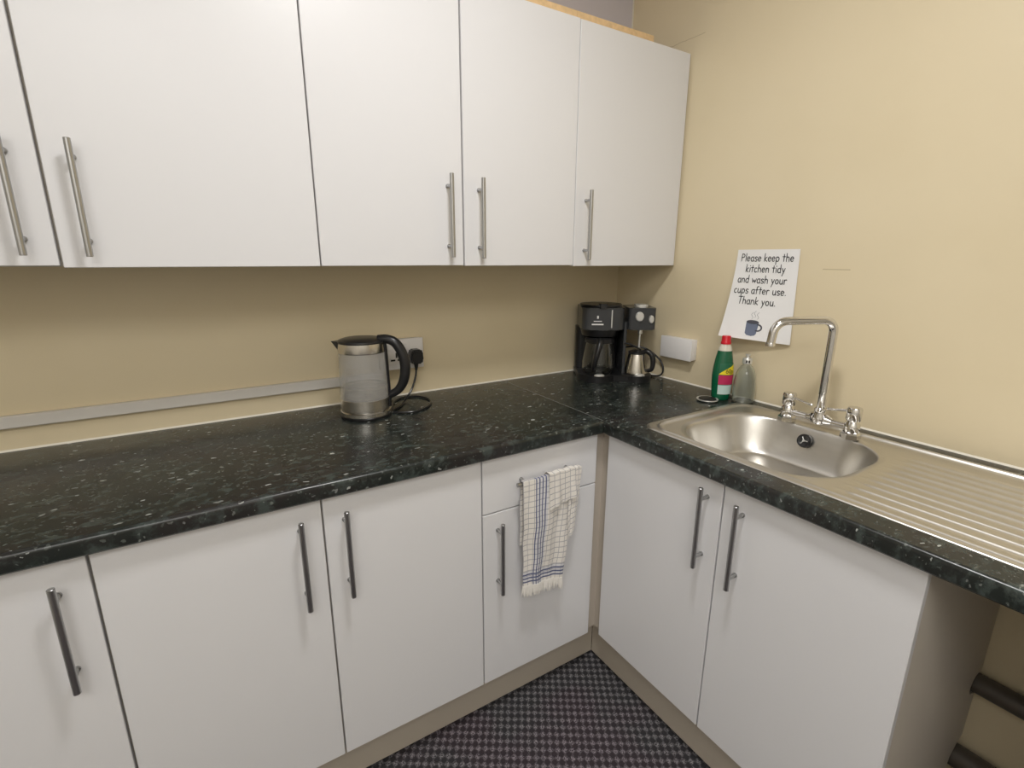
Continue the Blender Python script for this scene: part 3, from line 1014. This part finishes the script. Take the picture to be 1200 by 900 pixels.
def on_bottle(a, z, lift=0.0007):
    """point on the oval bottle at parametric angle a"""
    r_ = rad_at(z) + lift
    lx, ly = r_ * math.cos(a), (r_ + lift * 0.5) * SYF * math.sin(a)
    return Vector((GC.x + math.cos(ga) * lx - math.sin(ga) * ly, GC.y + math.sin(ga) * lx + math.cos(ga) * ly, GC.z + z))


lb = MB()
a0, a1, z0_, z1_ = math.radians(-122), math.radians(-8), 0.022, 0.132
uvl = lb.bm.loops.layers.uv.new('UVMap')
NA, NZ = 24, 20
grid = [[lb.bm.verts.new(on_bottle(a0 + (a1 - a0) * i / NA, z0_ + (z1_ - z0_) * j / NZ)) for i in range(NA + 1)] for j in range(NZ + 1)]
for j in range(NZ):
    for i in range(NA):
        f = lb.bm.faces.new((grid[j][i], grid[j][i + 1], grid[j + 1][i + 1], grid[j + 1][i]))
        for lp, (ii, jj) in zip(f.loops, ((i, j), (i + 1, j), (i + 1, j + 1), (i, j + 1))):
            lp[uvl].uv = (ii / NA, jj / NZ)
lb.build('bottle_label', 'label', gb, normals=False)

CC = Vector((-0.046, -0.692, H))
cbt = thing('clear_bottle', 'empty clear plastic bottle with grey pump top, right of the green bottle', 'bottle', CC)
MB().lathe([(0, 0.0005), (0.033, 0.0005), (0.0355, 0.004), (0.036, 0.02), (0.0355, 0.065), (0.033, 0.090), (0.027, 0.112), (0.0185, 0.126), (0.0130, 0.130), (0.0130, 0.1345), (0.0112, 0.1345), (0.0112, 0.1285), (0.0172, 0.1242), (0.0255, 0.110), (0.0315, 0.089), (0.034, 0.065), (0.0345, 0.02), (0.034, 0.006), (0, 0.004)], CC, 40).build('bottle_body', 'clear_plastic', cbt, smooth=60)
cc = MB()
cc.lathe([(0, 0.135), (0.0155, 0.135), (0.0158, 0.150), (0.0135, 0.154), (0.006, 0.155), (0.005, 0.160), (0.008, 0.162), (0.008, 0.167), (0, 0.168)], CC, 28)
cco = cc.build('pump_cap', 'silver', cbt)
pmk = MB()
for q in (-0.25, 0.25):
    a = math.radians(-140) + q
    cxp, cyp = CC.x + 0.0156 * math.cos(a), CC.y + 0.0156 * math.sin(a)
    pmk.box(cxp - 0.0018, cxp + 0.0018, cyp - 0.0018, cyp + 0.0018, CC.z + 0.139, CC.z + 0.148)
pmk.build('cap_marking', 'black', cco)

PC = Vector((-0.140, -0.620, H))
plg = thing('sink_plug', 'small round black sink plug with pale rim on the worktop before the green bottle', 'sink plug', PC)
MB().lathe([(0, 0), (0.028, 0), (0.034, 0.003), (0.0365, 0.0055), (0.036, 0.008), (0.031, 0.0072), (0.030, 0.005), (0, 0.005)], PC, 36).build('rim', 'silver', plg)
MB().lathe([(0, 0.0052), (0.0295, 0.0052), (0.0285, 0.009), (0.020, 0.0115), (0.008, 0.012), (0, 0.012)], PC, 32).build('rubber_disc', 'black_matt', plg)

# ------------------------------------------------------------------ stroke lettering
def A_(cx, cy, rx, ry, a0, a1, n=10):
    return [(cx + rx * math.cos(math.radians(a0 + (a1 - a0) * i / n)), cy + ry * math.sin(math.radians(a0 + (a1 - a0) * i / n))) for i in range(n + 1)]


GL = {   # (advance, strokes), x-height 0.5, capitals 0.85
    'P': (0.62, [[(0.08, 0), (0.12, 0.85)], [(0.10, 0.82)] + A_(0.25, 0.63, 0.27, 0.20, 90, -90) + [(0.10, 0.42)]]),
    'T': (0.62, [[(0.0, 0.83), (0.62, 0.86)], [(0.32, 0.84), (0.29, 0)]]),
    'l': (0.20, [[(0.10, 0.88), (0.09, 0)]]),
    'e': (0.52, [[(0.06, 0.25), (0.44, 0.30)] + A_(0.25, 0.26, 0.20, 0.25, 10, 320)]),
    'a': (0.54, [A_(0.25, 0.25, 0.20, 0.25, 60, 330), [(0.44, 0.52), (0.43, 0.12), (0.50, 0.0)]]),
    's': (0.46, [[(0.40, 0.44)] + A_(0.23, 0.38, 0.16, 0.12, 40, 250, 7) + A_(0.22, 0.13, 0.17, 0.13, 80, -150, 8)]),
    'k': (0.50, [[(0.09, 0.88), (0.07, 0)], [(0.42, 0.50), (0.09, 0.24), (0.44, 0.0)]]),
    'p': (0.54, [[(0.08, 0.50), (0.05, -0.35)], A_(0.26, 0.25, 0.20, 0.25, 150, -150)]),
    't': (0.42, [[(0.20, 0.78), (0.19, 0.0)], [(0.0, 0.52), (0.40, 0.52)]]),
    'h': (0.54, [[(0.09, 0.88), (0.07, 0)], [(0.08, 0.30)] + A_(0.26, 0.30, 0.18, 0.20, 160, 0, 7) + [(0.45, 0.0)]]),
    'i': (0.20, [[(0.10, 0.50), (0.09, 0)], [(0.10, 0.70), (0.105, 0.74)]]),
    'c': (0.48, [A_(0.26, 0.25, 0.21, 0.25, 50, 315)]),
    'n': (0.54, [[(0.07, 0.50), (0.08, 0)], [(0.08, 0.28)] + A_(0.26, 0.28, 0.18, 0.22, 160, 0, 7) + [(0.45, 0.0)]]),
    'd': (0.56, [A_(0.25, 0.25, 0.20, 0.25, 40, 320), [(0.45, 0.90), (0.45, 0.0)]]),
    'y': (0.50, [[(0.05, 0.50), (0.24, 0.08)], [(0.45, 0.50), (0.10, -0.34)]]),
    'w': (0.68, [[(0.03, 0.50), (0.18, 0.02), (0.33, 0.40), (0.48, 0.02), (0.64, 0.50)]]),
    'o': (0.54, [A_(0.26, 0.25, 0.20, 0.25, 80, 445)]),
    'u': (0.54, [[(0.07, 0.50)] + A_(0.24, 0.20, 0.17, 0.20, 180, 350, 8), [(0.44, 0.50), (0.44, 0.08), (0.48, 0.0)]]),
    'r': (0.44, [[(0.07, 0.50), (0.08, 0)], [(0.08, 0.30)] + A_(0.27, 0.30, 0.18, 0.20, 160, 50, 6)]),
    'f': (0.44, [[(0.42, 0.84)] + A_(0.30, 0.68, 0.12, 0.18, 70, 180, 6) + [(0.17, 0.0)], [(0.02, 0.46), (0.36, 0.48)]]),
    '.': (0.22, [[(0.08, 0.02), (0.10, 0.05)]]),
    ' ': (0.30, []),
    '6': (0.54, [[(0.38, 0.84), (0.14, 0.50)] + A_(0.26, 0.25, 0.19, 0.25, 140, 500)]),
    '0': (0.56, [A_(0.27, 0.42, 0.20, 0.42, 90, 450, 16)]),
}


def text_width(s, tr=0.06):
    return sum(GL[c][0] + tr for c in s) - tr


def ribbon(mb, pts, hw, place):
    """flat stroke of half width hw with rounded ends, placed on a surface by place(x, y)"""
    P2 = [Vector(p) for p in pts]
    n = len(P2)
    L_, R_ = [], []
    for i in range(n):
        a, c = P2[max(0, i - 1)], P2[min(n - 1, i + 1)]
        d_ = (c - a)
        d_ = d_.normalized() if d_.length > 1e-9 else Vector((1, 0))
        nn = Vector((-d_.y, d_.x)) * hw
        q = P2[i]
        if i == 0:
            q = q - d_ * hw * 0.6
        if i == n - 1:
            q = q + d_ * hw * 0.6
        k_ = 0.75 if i in (0, n - 1) else 1
        L_.append(mb.bm.verts.new(place(*(q + nn * k_))))
        R_.append(mb.bm.verts.new(place(*(q - nn * k_))))
    for i in range(n - 1):
        mb.bm.faces.new((L_[i], R_[i], R_[i + 1], L_[i + 1]))


def dens(pts, n=3):
    out = []
    for a, c in zip(pts, pts[1:]):
        for k in range(n):
            out.append((a[0] + (c[0] - a[0]) * k / n, a[1] + (c[1] - a[1]) * k / n))
    return out + [pts[-1]]


def write(mb, s, x, y, size, hw, place, tr=0.06, xs=1.0):
    for ch in s:
        adv, st = GL[ch]
        for pts in st:
            q = dens(pts, 2) if len(pts) < 6 else pts
            ribbon(mb, [(x + px * size * xs, y + py * size) for px, py in q], hw, place)
        x += (adv + tr) * size * xs


# ------------------------------------------------------------------ the notice
PW, PH = 0.212, 0.298
nt = thing('paper_notice', 'white paper notice on the yellow wall asking people to keep the kitchen tidy', 'notice', (-0.002, -0.69, 1.27))


def paper(s, t, lift=0.0):
    """s right, t down, metres on the sheet -> world; the lower left corner hangs off the wall"""
    a, b_ = s / PW, t / PH
    off = 0.003 + 0.056 * max(0.0, 1 - a) ** 0.9 * max(b_, 0) ** 1.7 + 0.006 * a * b_
    y = -0.582 - s + 0.004 * b_ * (1 - a) - 0.012 * b_ * a
    z = 1.4195 - t * (1 - 0.018 * (1 - a) * b_)
    return Vector((-off - lift, y, z))


pm = MB()
NS, NT_ = 20, 28
g0 = [[pm.bm.verts.new(paper(PW * i / NS, PH * j / NT_)) for i in range(NS + 1)] for j in range(NT_ + 1)]
g1 = [[pm.bm.verts.new(paper(PW * i / NS, PH * j / NT_, -0.0004)) for i in range(NS + 1)] for j in range(NT_ + 1)]
for j in range(NT_):
    for i in range(NS):
        pm.bm.faces.new((g0[j][i], g0[j + 1][i], g0[j + 1][i + 1], g0[j][i + 1]))
        pm.bm.faces.new((g1[j][i], g1[j][i + 1], g1[j + 1][i + 1], g1[j + 1][i]))
for i in range(NS):
    pm.bm.faces.new((g0[0][i], g0[0][i + 1], g1[0][i + 1], g1[0][i]))
    pm.bm.faces.new((g0[NT_][i], g1[NT_][i], g1[NT_][i + 1], g0[NT_][i + 1]))
for j in range(NT_):
    pm.bm.faces.new((g0[j][0], g1[j][0], g1[j + 1][0], g0[j + 1][0]))
    pm.bm.faces.new((g0[j][NS], g0[j + 1][NS], g1[j + 1][NS], g1[j][NS]))
sheet = pm.build('sheet', 'paper', nt, smooth=60)
for s_ in (0.02, PW - 0.02):      # the sheet is fixed at its top corners
    MB().box(-0.0028, 0.0, -0.582 - s_ - 0.008, -0.582 - s_ + 0.008, 1.395, 1.412).build('sticky_pad', 'white_plastic', nt)
tx_ = MB()
size = 0.0285
XS = 0.180 / (text_width('Please keep the') * size)
lines = ['Please keep the', 'kitchen tidy', 'and wash your', 'cups after use.', 'Thank you.']
cxs = [0.106, 0.106, 0.100, 0.099, 0.096]
for i, s_ in enumerate(lines):
    yb = 0.038 + i * 0.0355
    wd = text_width(s_) * size * XS
    write(tx_, s_, cxs[i] - wd / 2, 0, size, 0.0015, lambda x, y, yb=yb: paper(x, yb - y, 0.0006), xs=XS)
tx_.build('lettering', 'ink', sheet, smooth=0, normals=False)


def flat(mb, poly, place):
    mb.bm.faces.new([mb.bm.verts.new(place(*p)) for p in poly])


mg = MB()
body = [(0.078, 0.238), (0.080, 0.277), (0.086, 0.283), (0.100, 0.285), (0.110, 0.282), (0.114, 0.276), (0.117, 0.238)]
flat(mg, [(p[0], p[1]) for p in body][::-1], lambda x, y: paper(x, y, 0.0006))
mg.build('printed_mug', 'mug_blue', sheet, smooth=0, normals=False)
md = MB()
flat(md, [(0.0975 + 0.0195 * math.cos(2 * math.pi * k / 24), 0.238 - 0.0065 * math.sin(2 * math.pi * k / 24)) for k in range(24)], lambda x, y: paper(x, y, 0.0009))
ribbon(md, [(0.115 + 0.0105 * math.cos(math.radians(a)) * 1.15, 0.2555 - 0.0105 * math.sin(math.radians(a))) for a in range(100, -111, -15)], 0.0024, lambda x, y: paper(x, y, 0.0008))
md.build('printed_mug_rim', 'mug_dark', sheet, smooth=0, normals=False)
ms = MB()
for x0, zz in ((0.092, 0.0), (0.100, 0.005), (0.110, 0.001)):
    ribbon(ms, [(x0 + 0.003 * math.sin(k * 0.9), 0.228 - zz - k * 0.0028) for k in range(9)], 0.0007, lambda x, y: paper(x, y, 0.0007))
ms.build('printed_steam', 'mug_grey', sheet, smooth=0, normals=False)

# printed 60p on the bottle label
pr = MB()


def on_label(x, y):
    a = a0 + (a1 - a0) * (0.31 + x / 0.064)
    return on_bottle(a, z0_ + (z1_ - z0_) * 0.69 + y, 0.0014)


write(pr, '60p', 0.0, 0.0, 0.0165, 0.0011, on_label, 0.02)
pr.build('label_print', 'ink', gb, smooth=0, normals=False)

# ------------------------------------------------------------------ tea towel
tw = thing('tea_towel', 'checked blue and white tea towel hanging over the drawer handle', 'towel', (-0.81, hb, 0.79))
BARZ = 0.784
rb = 0.0066


def towel_sheet(x0, x1, front, back, out, seed, uoff=0.0, squeeze=0.0, amp=0.004, voff=0.0, slant=0.0):
    """a cloth strip over the bar: hangs front metres in front and back metres behind; out = extra standoff"""
    mb = MB()
    uvl = mb.bm.loops.layers.uv.new('UVMap')
    NU = 36
    R = rb + 0.0012 + out
    prof_ = []
    nb = 14
    for k in range(nb):
        z = BARZ - back + back * k / nb
        prof_.append((hb + R, z, -(back - back * k / nb) - math.pi * R / 2))
    for k in range(9):
        a = math.pi * k / 8
        prof_.append((hb + R * math.cos(a), BARZ + R * math.sin(a), (k / 8 - 0.5) * math.pi * R))
    nf = 40
    for k in range(1, nf + 1):
        prof_.append((hb - R, BARZ - front * k / nf, math.pi * R / 2 + front * k / nf))
    V = []
    for (y, z, vv) in prof_:
        row = []
        hang = max(0.0, (BARZ - z))
        for i in range(NU + 1):
            u = i / NU
            x = x0 + (x1 - x0) * u
            x -= squeeze * hang * u
            fold = math.sin(u * 9.0 + seed + hang * 5) * 0.5 + math.sin(u * 21 + seed * 2.3 - hang * 11) * 0.3 + math.sin(u * 5 - hang * 26 + seed) * 0.22
            a_ = amp * min(1.0, hang / 0.08) * fold
            if y < hb:
                yy = y - abs(amp) * min(1.0, hang / 0.08) * 0.8 + a_
                yy = min(yy, hb - R + 0.0008)
            else:
                yy = y
            zz = z + slant * (u - 0.5) * min(1, hang / max(front, 0.01)) + 0.0012 * math.sin(u * 14 + seed) * (1 if z > BARZ else 0)
            row.append(mb.bm.verts.new((x + 0.0012 * math.sin(z * 60 + seed) * min(1, hang * 8), yy, zz)))
        V.append(row)
    for j in range(len(V) - 1):
        for i in range(NU):
            f = mb.bm.faces.new((V[j][i], V[j][i + 1], V[j + 1][i + 1], V[j + 1][i]))
            for lp, (jj, ii) in zip(f.loops, ((j, i), (j, i + 1), (j + 1, i + 1), (j + 1, i))):
                lp[uvl].uv = (uoff + abs(x1 - x0) * ii / NU + 0.5 * 0, prof_[jj][2] + voff)
    bot = [(v_.co.copy()) for v_ in V[-1]]
    bmesh.ops.recalc_face_normals(mb.bm, faces=mb.bm.faces)
    ret = bmesh.ops.extrude_face_region(mb.bm, geom=mb.bm.faces[:])
    nv = [e for e in ret['geom'] if isinstance(e, bmesh.types.BMVert)]
    mb.bm.normal_update()
    for v_ in nv:
        v_.co += v_.normal * 0.0007
    return mb, bot


ts, bot = towel_sheet(-0.908, -0.722, 0.328, 0.20, 0.0, 0.4, 0.0, 0.14, 0.0058, 0.0, -0.018)
cloth = ts.build('cloth', 'towel', tw, smooth=70)
fl, _ = towel_sheet(-0.822, -0.728, 0.085, 0.12, 0.0062, 2.1, 0.098, 0.0, 0.0060, 0.004, 0.020)
fl.build('folded_layer', 'towel', tw, smooth=70)
fl, _ = towel_sheet(-0.752, -0.704, 0.205, 0.08, 0.0040, 3.3, 0.135, 0.12, 0.003, 0.004, 0.02)
fl.build('folded_layer', 'towel', tw, smooth=70)
fr = MB()
for i in range(0, len(bot) - 1):
    p0_, p1_ = bot[i], bot[i + 1]
    for q in (0.0, 0.5):
        p = p0_.lerp(p1_, q)
        ln = 0.026 + 0.012 * random.random()
        dx = random.uniform(-0.005, 0.004)
        dy = random.uniform(-0.004, 0.003)
        fr.tube([p + Vector((0, 0, 0.002)), p + Vector((dx * 0.4, dy * 0.4, -ln * 0.5)), p + Vector((dx, dy, -ln))], [0.0021, 0.0024, 0.0012], 6)
fr.build('fringe', 'fringe', tw)
